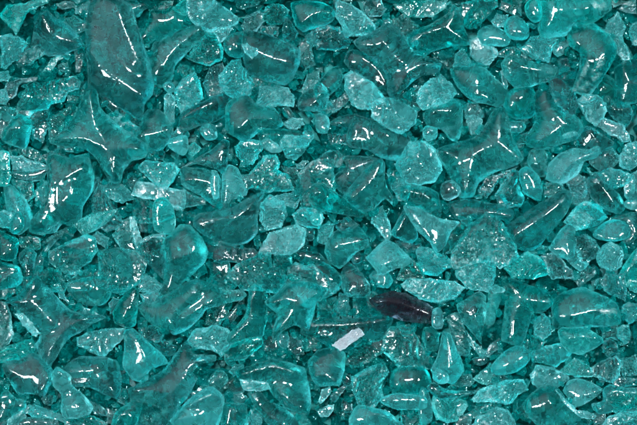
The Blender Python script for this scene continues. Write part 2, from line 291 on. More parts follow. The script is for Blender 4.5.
4ps|pale boot shaped piece with upright glint, right of the long dark log|130,190 190,100 240,65 275,100 270,170 270,250 300,290 350,300 300,345 250,310 220,280 150,250 115,210|222,180 228,255
3gc|smoky chunk nested against the pale boot shaped piece|275,150 340,130 400,170 420,210 390,270 330,320 290,280 270,220
4pr|pale oval with broad pink highlight, right side|385,130 420,80 480,45 550,50 590,90 590,140 540,165 450,165 400,150|395,125 440,148 520,160
2gs|smoky slab on the right edge behind the pale oval|500,40 640,0 660,120 600,180 560,170 590,120 560,60
4pc|pale turquoise ball shaped chunk below the pale oval|410,250 440,200 490,180 550,210 560,260 550,320 490,350 430,320 410,290
3bs|bright teal block on the right edge, lower right of the ball shaped chunk|535,380 570,310 620,240 660,200 660,430 570,420|610,320 650,280
4kc|dark sparkling strip right of the bright low pyramid chunk|70,260 140,240 200,290 250,340 260,390 210,395 140,395 100,330
2kc|dark chip with white dash below the smoky nested chunk|270,400 330,340 390,320 400,370 340,420 300,440
2mc|teal chip right of the dark chip with white dash|380,410 460,385 560,400 570,430 480,450 380,440
1kc|dark chip directly below the turquoise ball shaped chunk|430,340 530,340 530,385 450,385
T 0 283 3
4gs|largest lower left star, smoky, with bent white lines meeting on its top|25,62 60,40 90,5 110,-15 130,0 160,35 205,80 260,92 305,100 270,120 235,145 200,165 165,220 148,240 125,215 105,185 120,150 90,145 60,95 45,70|27,60 85,53 108,62 162,122;303,100 250,105 212,128 178,165 150,235;110,-10 85,53
5wc|white crackled fleck on the lower left star's left flank|50,92 62,94 75,90 84,102 100,116 110,132 120,146 110,158 96,150 88,138 72,126 64,110|
4pc|pale fish shaped shard below the lower left star's right arm|235,165 260,150 310,140 370,140 375,160 340,190 310,220 270,205 240,190
4ps|pale tall triangle with pitted face, right of the fish shaped shard|375,145 400,140 430,165 480,210 500,240 450,260 425,295 400,290 370,250 375,195|400,145 430,200 440,250
T 0 284 6
3pc|frosty beam leaning on the lower left star's upper right edge|320,10 360,0 400,90 480,130 550,150 600,190 520,180 430,150 370,90
2mr|rounded teal piece with slanted white dash above the frosty beam's end|400,0 640,-40 660,60 620,120 560,130 480,120 420,60|525,5 570,60
2mc|teal chunk with beaded line on the left edge beside the lower left star|-12,110 40,130 60,200 75,300 50,350 -12,390
2bc|bright brushed chunk on the left edge below the lower left star's left tip|-12,400 60,370 180,330 210,380 200,430 100,460 -12,480
1mc|teal chip at the left edge above the lower left star's left tip|40,90 100,40 180,0 100,-20 -12,20 -12,90
T 106 284 6
3ms|small teal boot with two glints, left of the broad winged piece|50,230 40,170 80,100 150,30 190,30 190,120 180,200 170,250 110,260|127,150 110,200
2pc|pale chip at the lower left star's right tip|10,120 40,85 90,100 60,170 20,180
4ms|broad winged teal piece with dashed white ridge and bright lower rim|210,110 300,110 400,50 480,0 540,-20 640,10 700,40 790,40 820,70 790,100 700,120 600,150 560,200 480,270 420,290 370,260 300,240 245,185|550,10 500,80 425,145 390,205 405,265;630,115 560,150 480,200
2gc|smoky chunk below the broad winged piece's left wing|190,270 290,240 360,280 320,340 260,360 210,320
2kc|dark chip with white specks beside the pitted pale triangle|280,360 350,340 420,380 400,430 330,430
2pc|frosty chip above the broad winged piece's left shoulder|200,60 300,40 340,60 320,120 230,130
T 160 283 3
3pc|frosty lump with thin white top line below the broad winged piece's tail|85,175 110,140 160,130 205,145 210,185 180,220 150,200 100,195|118,130 204,148
T 212 284 6
1dc|deep teal chunk right of the broad winged piece's lower rim|-30,120 80,120 100,180 40,250 -40,240
3ks|dark splinter with white edge line left of the tall teal pyramid|80,240 90,190 185,90 180,150 120,240 90,270|83,225 185,95
4ms|tall teal pyramid with bent white glint down its middle, lower centre left|100,330 110,290 200,180 220,60 250,10 290,20 325,90 320,220 300,300 200,320 130,345|250,30 236,90 238,225;200,240 122,322
4ms|smooth pale three armed piece with faint ridge right of the tall pyramid|330,110 400,60 440,10 520,-10 600,0 680,40 620,110 600,190 570,270 500,240 450,260 410,290 375,330 380,240 400,180|350,105 440,80 515,130 562,245;515,130 640,50;515,130 400,280
4mc|teal shard with slanted glint just under the tall pyramid's base|80,400 120,360 200,330 290,320 300,360 260,400 200,450 90,460|215,412 282,368
2kc|dark crusty upright chip right of the tall pyramid's base|320,250 350,220 390,290 390,390 320,400 300,330
3pr|small looped pale chip under the three armed piece's lower left arm|400,300 450,290 460,340 440,390 400,370
3gc|grey chip with thin glint beside the small looped pale chip|450,350 480,290 530,340 550,420 500,425 460,400|528,370 547,425
1dc|deep teal chunk under the three armed piece's lower right arm|570,220 640,230 650,400 570,400
0dc|very dark patch between the tall pyramid and the three armed piece|320,150 390,160 390,240 330,240
T 318 284 6
2pc|pale blade behind the right end of the three armed piece|-40,100 0,110 80,70 130,30 100,-10 0,0 -40,40
2pc|frosted upright strip above the long beam with mirror bright chip|110,150 130,60 170,60 200,200 150,215
1mc|teal chip left of the frosted upright strip|0,110 110,80 120,150 130,210 0,215
3gs|long smooth beam of teal glass carrying the mirror bright chip, lower centre|-80,215 0,215 150,215 300,205 420,190 430,230 400,290 360,340 270,330 180,400 120,400 0,330 -80,300|-70,235 150,235 410,205;25,310 60,315
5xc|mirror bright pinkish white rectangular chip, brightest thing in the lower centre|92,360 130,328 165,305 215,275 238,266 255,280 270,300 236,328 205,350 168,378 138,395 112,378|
2mc|teal chunk at the left end of the dark violet bean|220,60 330,50 400,100 400,190 300,210 220,200
T 320 283 3
4vs|dark violet bean with thin white highlight, darkest piece in the heap|152,50 182,34 216,25 258,32 320,62 358,86 362,112 342,124 300,119 242,110 200,97 168,76|155,58 190,52 240,58 330,92
4pc|speckled pale lens shaped piece above the dark violet bean|250,5 270,-10 330,-12 400,-5 430,15 400,45 350,58 300,45 265,25
2mc|flat triangular teal sheet below the dark violet bean|205,140 270,130 340,240 330,258 240,255 190,200
2dc|deep teal crusty chunk under the long smooth beam|75,240 90,200 130,180 190,165 200,200 150,235 100,255
4ps|pale bullet shaped piece right of the flat triangular sheet|370,150 390,155 410,200 430,260 400,300 350,290 335,260 355,210|380,160 390,250
T 424 284 6
5pr|small ringed pale chip capping the dark violet bean's right end|50,160 80,140 110,170 105,260 50,250
4ms|glassy teal cup shape with slanted white line, right of the ringed chip|200,130 260,90 330,50 370,80 375,160 350,300 340,350 290,290 240,230|293,155 330,275
3br|smooth bright teal thumb shaped pill right of the glassy cup shape|385,100 400,30 470,30 475,80 440,160 420,240 375,240 370,200
3mc|teal slab below and left of the glassy cup shape|140,210 190,180 230,220 260,300 280,380 260,430 180,430 170,330
2pc|frosty thin strip running down from the glassy cup shape|235,290 265,285 310,350 370,400 400,440 330,425 260,350
1ds|dark teal chip with pink speck left of the bullet shaped piece|0,270 60,260 90,300 80,400 20,400 -10,330|20,330 35,310
3pc|pale thin chip over the top of the thumb shaped pill|385,20 430,5 490,30 480,50 420,55
2kc|dark grainy chip above the rounded pale turquoise cobble's left side|370,420 400,370 450,330 475,350 440,400 400,440
T 477 283 3
4ms|teal three armed star with long white stem line, lower right|80,0 100,-10 150,10 200,20 225,60 190,90 165,90 150,140 130,180 80,165 85,100 90,40|90,0 125,30 118,70 100,110 98,165;125,40 160,50 210,55
4pr|rounded pale turquoise cobble below the lower right star's stem|45,250 80,210 120,190 155,205 155,235 120,265 80,275 50,270
4ms|large teal brick with two white dashes, lower right|225,60 260,30 320,15 380,40 420,70 425,120 340,132 235,135 230,100|240,98 300,95 345,80 418,90
3pc|pale ruffled slab below the glossy lump under the large brick|160,210 210,190 255,180 290,200 270,230 240,250 200,240 170,235
T 530 284 6
3pc|small crusty chunk between the lower right star and the large brick|25,220 80,180 125,220 130,300 80,340 30,300
2mc|teal chunk beneath the small crusty chunk|-30,300 30,310 100,345 60,420 -40,420
4bs|bright glossy lump with two glints just below the large brick|175,290 200,265 340,270 420,320 430,350 350,400 300,420 230,400 190,350|245,318 310,308;335,312 400,322
3pc|white glinting pair of facets right of the bright glossy lump|525,270 560,250 600,255 605,340 570,370 530,320|540,268 555,335;580,258 588,330
3gc|grey wedge touching the large brick's upper right corner|430,0 460,-60 560,-60 580,40 570,100 500,70 450,40
3pc|pale chunk on the right edge beside the large brick|560,140 600,110 650,120 660,220 600,240 560,200
3bc|bright chip on the right edge above the pale chunk by the brick|575,0 600,-30 660,-20 660,60 610,40
2kc|dark crusty chip below the white glinting facets|440,350 480,330 530,360 540,420 480,440 440,410
1dc|deep teal chunk between the large brick and the glinting facets|440,260 530,250 530,340 440,330
2mc|teal chip above the left shoulder of the large brick|110,60 200,20 220,60 170,120 130,130
T 0 354 6
3gs|smoky lower left chunk with crumbly scalloped left edge and straight glint|15,70 50,45 110,40 200,0 280,50 320,120 300,180 260,250 200,240 110,245 70,190 30,120|312,130 262,238
3kc|dark crusty chip between the scalloped chunk and the hourglass shaped piece|245,265 300,240 360,200 380,240 300,310 260,300
4ps|pale hourglass shaped piece, lower left, slanting down to a rounded foot|320,130 360,85 430,135 440,190 500,240 550,310 530,350 460,375 390,370 370,330 375,240 330,190|365,90 430,140;470,310 475,350
2ms|teal chunk with thin white line on the left edge near the bottom corner|-12,270 40,220 80,260 150,280 140,340 60,380 -12,400|-12,258 60,240
3pc|crusty pale strip running under the hourglass shaped piece|145,320 200,305 290,340 380,380 380,415 300,390 200,380 150,360
2pc|pale chip at the bottom edge near the left corner|40,400 130,340 150,380 80,440 30,440
2mr|oval teal chunk cut by the bottom edge below the crusty pale strip|100,420 160,385 260,385 330,400 340,440 120,445
2mc|teal chunk cut by the bottom edge below the hourglass's foot|380,400 540,370 640,420 600,450 400,450
2kc|dark chip right of the hourglass's foot|540,290 620,330 640,380 560,360
1mc|teal chunk filling the bottom left corner|-12,400 60,380 60,440 -12,445
T 0 283 3
3gs|smoky chunk with three white bars, between hourglass and pitted triangle|200,255 240,225 300,225 345,240 358,290 352,345 310,332 260,310 215,310|208,265 275,262;215,304 262,300;293,245 305,280 348,332
T 106 354 6
2kc|dark rimmed sliver under the pitted pale triangle's lower left corner|60,90 100,75 170,180 160,200 120,170 80,140
4gs|smooth three armed star with Y shaped ridge, bottom left of centre|155,205 220,170 330,110 380,60 440,-20 480,-60 520,10 640,20 640,50 560,70 510,110 540,150 500,230 450,290 420,360 390,390 330,320 260,290 170,270|170,203 300,213 400,225;400,225 505,95 600,45;400,225 400,260 425,340
3ms|teal hump with arched glint cut by the bottom edge, under the Y ridged star|30,425 60,350 130,300 200,280 220,340 180,425 100,470 30,460|75,395 90,365 125,358 160,390
3mc|teal chunk with one white dot cut by the bottom edge, under the Y ridged star|190,350 230,290 300,300 370,370 400,430 300,470 200,460|255,400 290,400
3pc|frosty curved strip along the Y ridged star's lower right edge|460,290 500,240 560,200 640,130 660,150 600,210 500,290
1kc|dark chip below the smoky chunk with three white bars|0,330 50,350 40,420 0,420
2mc|teal chip under the Y ridged star's left arm|80,220 160,210 180,270 110,310 70,290
T 160 283 3
4ps|pale bright wedge with broad white glint at the bottom edge|38,410 90,350 150,315 187,345 180,400 165,432 60,440|60,400 75,400 110,395;90,360 160,325
T 212 354 6
2mr|rounded teal lump left of the dark triangle, bottom middle|-20,150 40,100 90,130 80,190 20,230 -20,210
2ds|dark teal triangle left of the long roof shaped bar|30,240 120,140 165,130 185,230 80,240|65,200 125,145
2pc|small frosty chip above the dark triangle|100,110 130,65 190,70 185,125 130,140
4ms|long roof shaped bar of teal glass with curved glint, bottom middle|155,110 260,70 370,40 460,60 540,90 560,160 580,280 560,350 500,340 430,310 370,250 330,200 200,180 170,150|180,110 355,52 490,95;420,235 460,285 540,322
4pc|frosted face piece tucked under the long roof shaped bar|175,150 330,170 350,205 300,220 200,215
3pc|speckled pale chip between the roof shaped bar and the arch lit dome|585,60 640,30 650,180 610,170
3ms|teal block with two parallel upright white lines at the bottom edge|50,425 60,300 120,300 200,310 210,425 200,470 50,470|118,310 98,420;143,330 146,440
2pc|frosty cap above the block with two parallel white lines|60,300 75,240 160,230 210,260 205,305
3pc|frosted narrow triangle right of the block with two parallel lines|210,425 230,320 250,310 300,400 290,440
3gs|smoky rod with pale patch and white dot, below the roof shaped bar|220,240 280,220 340,280 450,340 520,400 540,450 440,460 340,425 290,370 240,290|250,250 350,375 430,430
2bc|bright strip below the roof shaped bar's right end|430,310 560,370 600,430 520,450 470,380
T 318 354 6
4ms|teal dome with arched white highlight hanging under the long smooth beam|-60,50 0,-20 100,-40 160,0 155,100 130,180 60,190 0,190 -40,140|-25,130 0,120 50,122 108,165
3wc|white sparkling chip left of the diagonal frosty strip, bottom middle|0,290 20,220 70,200 85,230 50,270 20,300
3kr|dark ringed bead at the upper end of the diagonal frosty strip|150,180 160,120 195,140 200,180 175,195
3kc|diagonal frosty dark strip below the arch lit dome|80,250 150,195 175,200 110,290 80,290
3wc|white sparkling chip lowest of the pair at the bottom middle|0,350 60,310 95,310 90,340 60,380 20,380
1kr|dark ringed chip sunk in the gap left of the hooked glint chunk|150,280 195,285 200,350 150,345
4mc|teal chunk with hooked white glint at its top left, bottom centre|205,140 280,100 400,60 420,120 380,200 390,260 350,300 300,330 250,310 215,220|225,140 290,145 338,175
4ps|pale rounded wedge with curved glint at the bottom edge, centre|190,390 240,310 330,320 410,340 480,400 530,450 200,460|295,400 345,350 405,368
4pr|pale horizontal pill with short white dash, bottom centre|380,265 460,235 560,240 640,260 640,320 560,330 470,330 390,295|490,275 540,275
2mr|dark teal boulder with silvery speck above the horizontal pill|450,110 520,80 640,90 680,180 640,240 500,240 440,210
2mc|teal rectangular chunk below the horizontal pill, cut by the bottom edge|500,350 620,340 640,440 510,450
T 424 354 6
4pr|clear ring shaped chip at the bullet shaped piece's foot|50,120 90,90 140,120 140,165 90,175 55,150
2mc|flat oval teal flake right of the clear ring shaped chip|160,185 220,130 290,130 305,165 280,195 200,200
4gs|smoky curved sliver with white dot below the flat oval flake|20,200 60,170 120,205 250,220 320,215 290,240 200,260 110,270 60,250|50,190 115,240 270,235
3bc|bright chunk with two short upright glints below the smoky curved sliver|50,300 60,260 190,265 250,290 260,310 200,400 150,410 80,390|105,310 105,350
4wc|striped silvery chip right of the chunk with two short glints|205,370 200,330 240,300 262,320 235,365
1kc|dark chip below the striped silvery chip|200,380 290,370 290,440 200,440
3pr|pale rounded edge piece left of the chunk with two short glints|-20,200 20,220 45,300 45,400 -20,425
4pc|long pale six sided slab, bottom right of centre|300,270 350,210 480,165 590,160 620,220 560,250 510,300 440,290 310,290
3kr|dark glinting bead above the long pale six sided slab|300,30 370,20 385,50 340,72 305,60
2bc|bright chip between the dark glinting bead and the silvery sliver|300,150 400,60 430,110 380,190
3kc|silvery sliver over the long pale six sided slab's top|380,185 420,115 500,140 500,165 440,175
4pc|frosted pale mound cut by the bottom edge right of centre|300,425 350,370 440,320 500,340 540,400 550,450 300,450
2mc|teal chip between the six sided slab and the frosted pale mound|250,370 330,310 450,300 380,350 290,400
3mc|pale teal chip right of the frosted pale mound|550,340 640,270 670,330 640,420 600,400
T 530 354 6
4pc|pale tapering blade left of the heart shaped piece|5,130 40,70 140,85 240,150 200,180 150,210 60,205 20,180
4ms|smoky teal block with slanted white streak at the bottom edge, lower right|0,250 60,200 120,185 160,200 230,290 290,350 350,400 360,450 100,460 0,380 -40,300|105,270 150,350 240,430
5ps|bright pale heart shaped piece with white line near its tip|205,220 230,170 290,150 350,165 430,215 380,270 330,300 270,320 240,270|325,247 420,212
4pc|curled frosty strip under the heart shaped piece|160,220 210,270 270,330 340,335 390,365 370,385 300,375 230,320
3ps|pale C shaped shell on the right edge near the bottom|375,300 440,280 440,220 480,185 560,205 650,210 650,345 520,345 420,360|400,340 440,310 460,240 500,215 640,225
4dc|deep green chip nested inside the pale C shaped shell|460,260 520,225 650,240 650,310 520,330 470,300
3pc|pale chunk filling the bottom right corner|440,425 480,370 560,345 660,350 660,450 440,450
3kc|dark crusty chip above the pale C shaped shell|505,160 540,140 640,150 640,190 550,200 510,190
3gc|grey frosted lump with slanted glint above the C shaped shell|370,90 430,50 520,20 550,60 540,130 500,175 420,150 380,130|480,125 510,95
3bc|bright chunk above the heart shaped piece's top|185,105 270,30 300,40 380,90 370,140 280,140 240,130
2mc|teal chunk on the right edge beside the grey frosted lump|550,30 640,10 660,130 560,130
0dc|deep teal gap filling chunk under the curled frosty strip|380,360 460,350 460,430 390,430
"""

# ------------------------------------------------------------------ materials
def glass(name, absorb, dens, body, scat, rough=0.06, frost_gain=1.0, spec=(1, 1, 1), wav=0.014, seed=0.0):
    """Clear coloured glass: refraction, absorption in its volume, a little milky scatter, frosted where it is fractured."""
    pale = body if 'crushed' in name or 'violet' in name else tuple(0.55 * b_ + 0.45 * p_ for b_, p_ in zip(body, (0.28, 0.80, 0.79)))   # fractured glass scatters pale
    m = bpy.data.materials.new(name); m.use_nodes = True
    nt = m.node_tree; N = nt.nodes; L = nt.links; N.clear()
    out = N.new('ShaderNodeOutputMaterial')
    tc = N.new('ShaderNodeTexCoord'); oi = N.new('ShaderNodeObjectInfo')
    off = N.new('ShaderNodeVectorMath'); off.operation = 'ADD'
    sc = N.new('ShaderNodeVectorMath'); sc.operation = 'SCALE'; sc.inputs['Scale'].default_value = 0.37
    cmb = N.new('ShaderNodeCombineXYZ')
    for s in 'XYZ': L.new(oi.outputs['Random'], cmb.inputs[s])
    L.new(cmb.outputs[0], sc.inputs[0]); L.new(tc.outputs['Object'], off.inputs[0]); L.new(sc.outputs[0], off.inputs[1])
    P = off.outputs[0]
    at = N.new('ShaderNodeAttribute'); at.attribute_name = 'frost'
    fr = at.outputs['Fac']
    au = N.new('ShaderNodeAttribute'); au.attribute_name = 'under'; ar = N.new('ShaderNodeAttribute'); ar.attribute_name = 'rim'
    def noise(scale, detail=3, rough_=0.6, dist=0.0):
        n = N.new('ShaderNodeTexNoise'); n.inputs['Scale'].default_value = scale; n.inputs['Detail'].default_value = detail
        n.inputs['Roughness'].default_value = rough_; n.inputs['Distortion'].default_value = dist
        L.new(P, n.inputs['Vector']); return n.outputs['Fac']
    def math_(op, a, b=None, c=None, clamp=False):
        n = N.new('ShaderNodeMath'); n.operation = op; n.use_clamp = clamp
        for i, v in enumerate((a, b, c)):
            if v is None: continue
            if isinstance(v, (int, float)): n.inputs[i].default_value = v
            else: L.new(v, n.inputs[i])
        return n.outputs[0]
    n_mid = noise(230, 2, 0.6, 0.4); n_cr = noise(600, 3, 0.62, 1.0)
    # frost broken up into patches
    patch = math_('MULTIPLY', fr, math_('MULTIPLY_ADD', n_mid, 4.5, -1.75, clamp=True), clamp=True)
    # crumbled and rippled bump on fractures, nearly none on poured faces
    b2 = N.new('ShaderNodeBump'); b2.inputs['Distance'].default_value = 0.0013
    L.new(math_('MULTIPLY_ADD', patch, 0.75, wav, clamp=True), b2.inputs['Strength'])
    L.new(n_cr, b2.inputs['Height'])
    g = N.new('ShaderNodeBsdfGlass'); g.inputs['IOR'].default_value = 1.5; g.inputs['Color'].default_value = (0.42, 0.86, 0.85, 1) if 'crushed' in name else (*spec, 1)
    L.new(b2.outputs[0], g.inputs['Normal'])
    L.new(math_('MULTIPLY_ADD', au.outputs['Fac'], 0.16, math_('MULTIPLY_ADD', patch, 0.20 * frost_gain, rough), clamp=True), g.inputs['Roughness'])
    d = N.new('ShaderNodeBsdfDiffuse'); d.inputs['Color'].default_value = (*pale, 1); L.new(b2.outputs[0], d.inputs['Normal'])
    t = N.new('ShaderNodeBsdfTranslucent'); t.inputs['Color'].default_value = (*pale, 1); L.new(b2.outputs[0], t.inputs['Normal'])
    cm = N.new('ShaderNodeMix'); cm.data_type = 'RGBA'; cm.inputs[6].default_value = (*body, 1); cm.inputs[7].default_value = (*pale, 1)
    L.new(math_('ADD', patch, ar.outputs['Fac'], clamp=True), cm.inputs[0]); L.new(cm.outputs[2], d.inputs['Color']); L.new(cm.outputs[2], t.inputs['Color'])
    dt = N.new('ShaderNodeMixShader'); dt.inputs[0].default_value = 0.5; L.new(d.outputs[0], dt.inputs[1]); L.new(t.outputs[0], dt.inputs[2])
    mx = N.new('ShaderNodeMixShader')
    fac = math_('MULTIPLY_ADD', ar.outputs['Fac'], 0.15, math_('MULTIPLY_ADD', patch, 0.10 * frost_gain, scat), clamp=True)
    L.new(fac, mx.inputs[0]); L.new(g.outputs[0], mx.inputs[1]); L.new(dt.outputs[0], mx.inputs[2])
    L.new(mx.outputs[0], out.inputs['Surface'])
    va = N.new('ShaderNodeVolumeAbsorption'); va.inputs['Color'].default_value = (*absorb, 1); va.inputs['Density'].default_value = dens
    L.new(va.outputs[0], out.inputs['Volume'])
    return m

TEAL = (0.0, 0.954, 0.943)
MAT = {
    'd': glass('deep_teal_glass', (0.0, 0.91, 0.893), 200, (0.0, 0.28, 0.27), 0.02),
    'm': glass('teal_glass', TEAL, 180, (0.0, 0.44, 0.425), 0.032),
    'p': glass('pale_teal_glass', (0.0, 0.961, 0.956), 110, (0.07, 0.68, 0.68), 0.06, frost_gain=1.3),
    'g': glass('smoky_teal_glass', (0.05, 0.93, 0.926), 170, (0.03, 0.32, 0.33), 0.022),
    'b': glass('bright_teal_glass', (0.0, 0.975, 0.962), 150, (0.0, 0.72, 0.67), 0.06),
    'k': glass('dark_smoky_glass', (0.0, 0.90, 0.90), 190, (0.02, 0.22, 0.23), 0.03),
    'v': glass('dark_violet_bean_glass', (0.40, 0.52, 0.58), 115, (0.05, 0.03, 0.06), 0.06),
    'w': glass('frosted_glass', (0.1, 0.96, 0.958), 100, (0.14, 0.68, 0.68), 0.06, frost_gain=1.6),
    'x': glass('mirror_bright_glass', (0.5, 0.85, 0.9), 40, (0.62, 0.68, 0.74), 0.26, frost_gain=0.6),  # whitish scattering body paints the glint of a reflecting facet
}

GRIT = {   # the crushed glass is milkier
    'd': glass('deep_crushed_glass', (0.0, 0.94, 0.935), 480, (0.0, 0.22, 0.20), 0.09),
    'm': glass('teal_crushed_glass', (0.0, 0.957, 0.946), 420, (0.0, 0.38, 0.365), 0.11),
    'p': glass('pale_crushed_glass', (0.0, 0.965, 0.96), 320, (0.02, 0.45, 0.43), 0.10),
    'g': glass('smoky_crushed_glass', (0.0, 0.95, 0.945), 400, (0.0, 0.30, 0.28), 0.10),
    'b': glass('bright_crushed_glass', (0.0, 0.97, 0.96), 320, (0.0, 0.45, 0.41), 0.10),
}

def thicker(m, f):
    m2 = m.copy()
    for n in m2.node_tree.nodes:
        if n.type == 'VOLUME_ABSORPTION': n.inputs['Density'].default_value *= f
    return m2
VAR = {k: (m, thicker(m, 0.5), thicker(m, 1.9)) for k, m in MAT.items()}   # batches of lighter and darker glass

def bed_material():
    m = bpy.data.materials.new('glass_grit'); m.use_nodes = True
    nt = m.node_tree; N = nt.nodes; L = nt.links
    b = N['Principled BSDF']; tc = N.new('ShaderNodeTexCoord')
    n = N.new('ShaderNodeTexNoise'); n.inputs['Scale'].default_value = 90; n.inputs['Detail'].default_value = 6
    L.new(tc.outputs['Object'], n.inputs['Vector'])
    r = N.new('ShaderNodeValToRGB'); L.new(n.outputs['Fac'], r.inputs[0])
    r.color_ramp.elements[0].position = 0.3; r.color_ramp.elements[0].color = (0.0, 0.05, 0.046, 1)
    r.color_ramp.elements[1].position = 0.7; r.color_ramp.elements[1].color = (0.005, 0.20, 0.185, 1)
    L.new(r.outputs[0], b.inputs['Base Color']); b.inputs['Roughness'].default_value = 0.6; b.inputs['Specular IOR Level'].default_value = 0.15
    bp = N.new('ShaderNodeBump'); bp.inputs['Distance'].default_value = 0.003; L.new(n.outputs['Fac'], bp.inputs['Height']); L.new(bp.outputs[0], b.inputs['Normal'])
    return m

# ------------------------------------------------------------------ shapes
def smooth_noise(p, freq, seed):
    """cheap sum of sines, -1..1"""
    r = np.random.default_rng(seed); v = np.zeros(len(p))
    for k in range(5):
        a = r.uniform(0, 2 * math.pi); f = freq * r.uniform(0.6, 1.7)
        v += np.sin((p[:, 0] * math.cos(a) + p[:, 1] * math.sin(a)) * f + r.uniform(0, 6.28))
    return v / 5 * 1.6

def outline_curve(pts, s, kind, r):
    p = np.array(pts, float); n = len(p); out = []; sag = []; sagd = []
    k = {'c': 0.0, 'f': 0.0, 's': 0.28}.get(kind, 0.42)                 # tangent length: round or angular corners
    for i in range(n):
        p0, p1, p2, p3 = p[i - 1], p[i], p[(i + 1) % n], p[(i + 2) % n]
        L = np.linalg.norm(p2 - p1); m = max(2, int(round(L / s)))
        L0 = max(np.linalg.norm(p2 - p0), 1e-6); L3 = max(np.linalg.norm(p3 - p1), 1e-6)
        t1 = (p2 - p0) / L0 * L * k * 2; t2 = (p3 - p1) / L3 * L * k * 2
        d_ = (p2 - p1) / max(L, 1e-6); amp_s = (r.uniform(-0.05, 0.07) if kind == 'c' else r.uniform(-0.03, 0.05)) * min(L, 14)
        for j in range(m):
            sag.append(amp_s * math.sin(math.pi * j / m)); sagd.append((-d_[1], d_[0]))
            t = j / m; t_2 = t * t; t_3 = t_2 * t
            out.append((2 * t_3 - 3 * t_2 + 1) * p1 + (t_3 - 2 * t_2 + t) * t1 + (-2 * t_3 + 3 * t_2) * p2 + (t_3 - t_2) * t2)
    q = np.array(out)
    if kind in 'cs':          # sides of broken glass sag inwards between the corners
        sgn = 1 if np.sum(p[:, 0] * np.roll(p[:, 1], -1) - p[:, 1] * np.roll(p[:, 0], -1)) > 0 else -1
        q = q + np.array(sag)[:, None] * np.array(sagd) * sgn
    amp = {'c': 0.38, 's': 0.16, 'r': 0.12, 'f': 0.15}[kind]
    nrm = np.roll(q, -1, 0) - np.roll(q, 1, 0); nrm = np.stack([nrm[:, 1], -nrm[:, 0]], 1)
    nrm /= np.maximum(np.linalg.norm(nrm, axis=1, keepdims=True), 1e-6)
    jag = r.normal(0, amp, len(q)); jag = jag * 0.5 + np.roll(jag, 1) * 0.3 + np.roll(jag, -1) * 0.3
    jag += smooth_noise(q, 0.45, int(r.integers(1e9))) * amp * 0.9
    return q + nrm * jag[:, None]

def seg_dist(P, A, B):
    """distance of points P to the nearest of segments A-B"""
    best = np.full(len(P), 1e9)
    for a, b in zip(A, B):
        d = b - a; L2 = max(d @ d, 1e-9)
        t = np.clip(((P - a) @ d) / L2, 0, 1)
        best = np.minimum(best, np.linalg.norm(P - (a + t[:, None] * d), axis=1))
    return best

def inside(P, poly):
    x, y = P[:, 0], P[:, 1]; c = np.zeros(len(P), bool)
    a = poly; b = np.roll(poly, -1, 0)
    for (x1, y1), (x2, y2) in zip(a, b):
        k = ((y1 > y) != (y2 > y))
        if abs(y2 - y1) > 1e-9: c ^= k & (x < (x2 - x1) * (y - y1) / (y2 - y1) + x1)
    return c

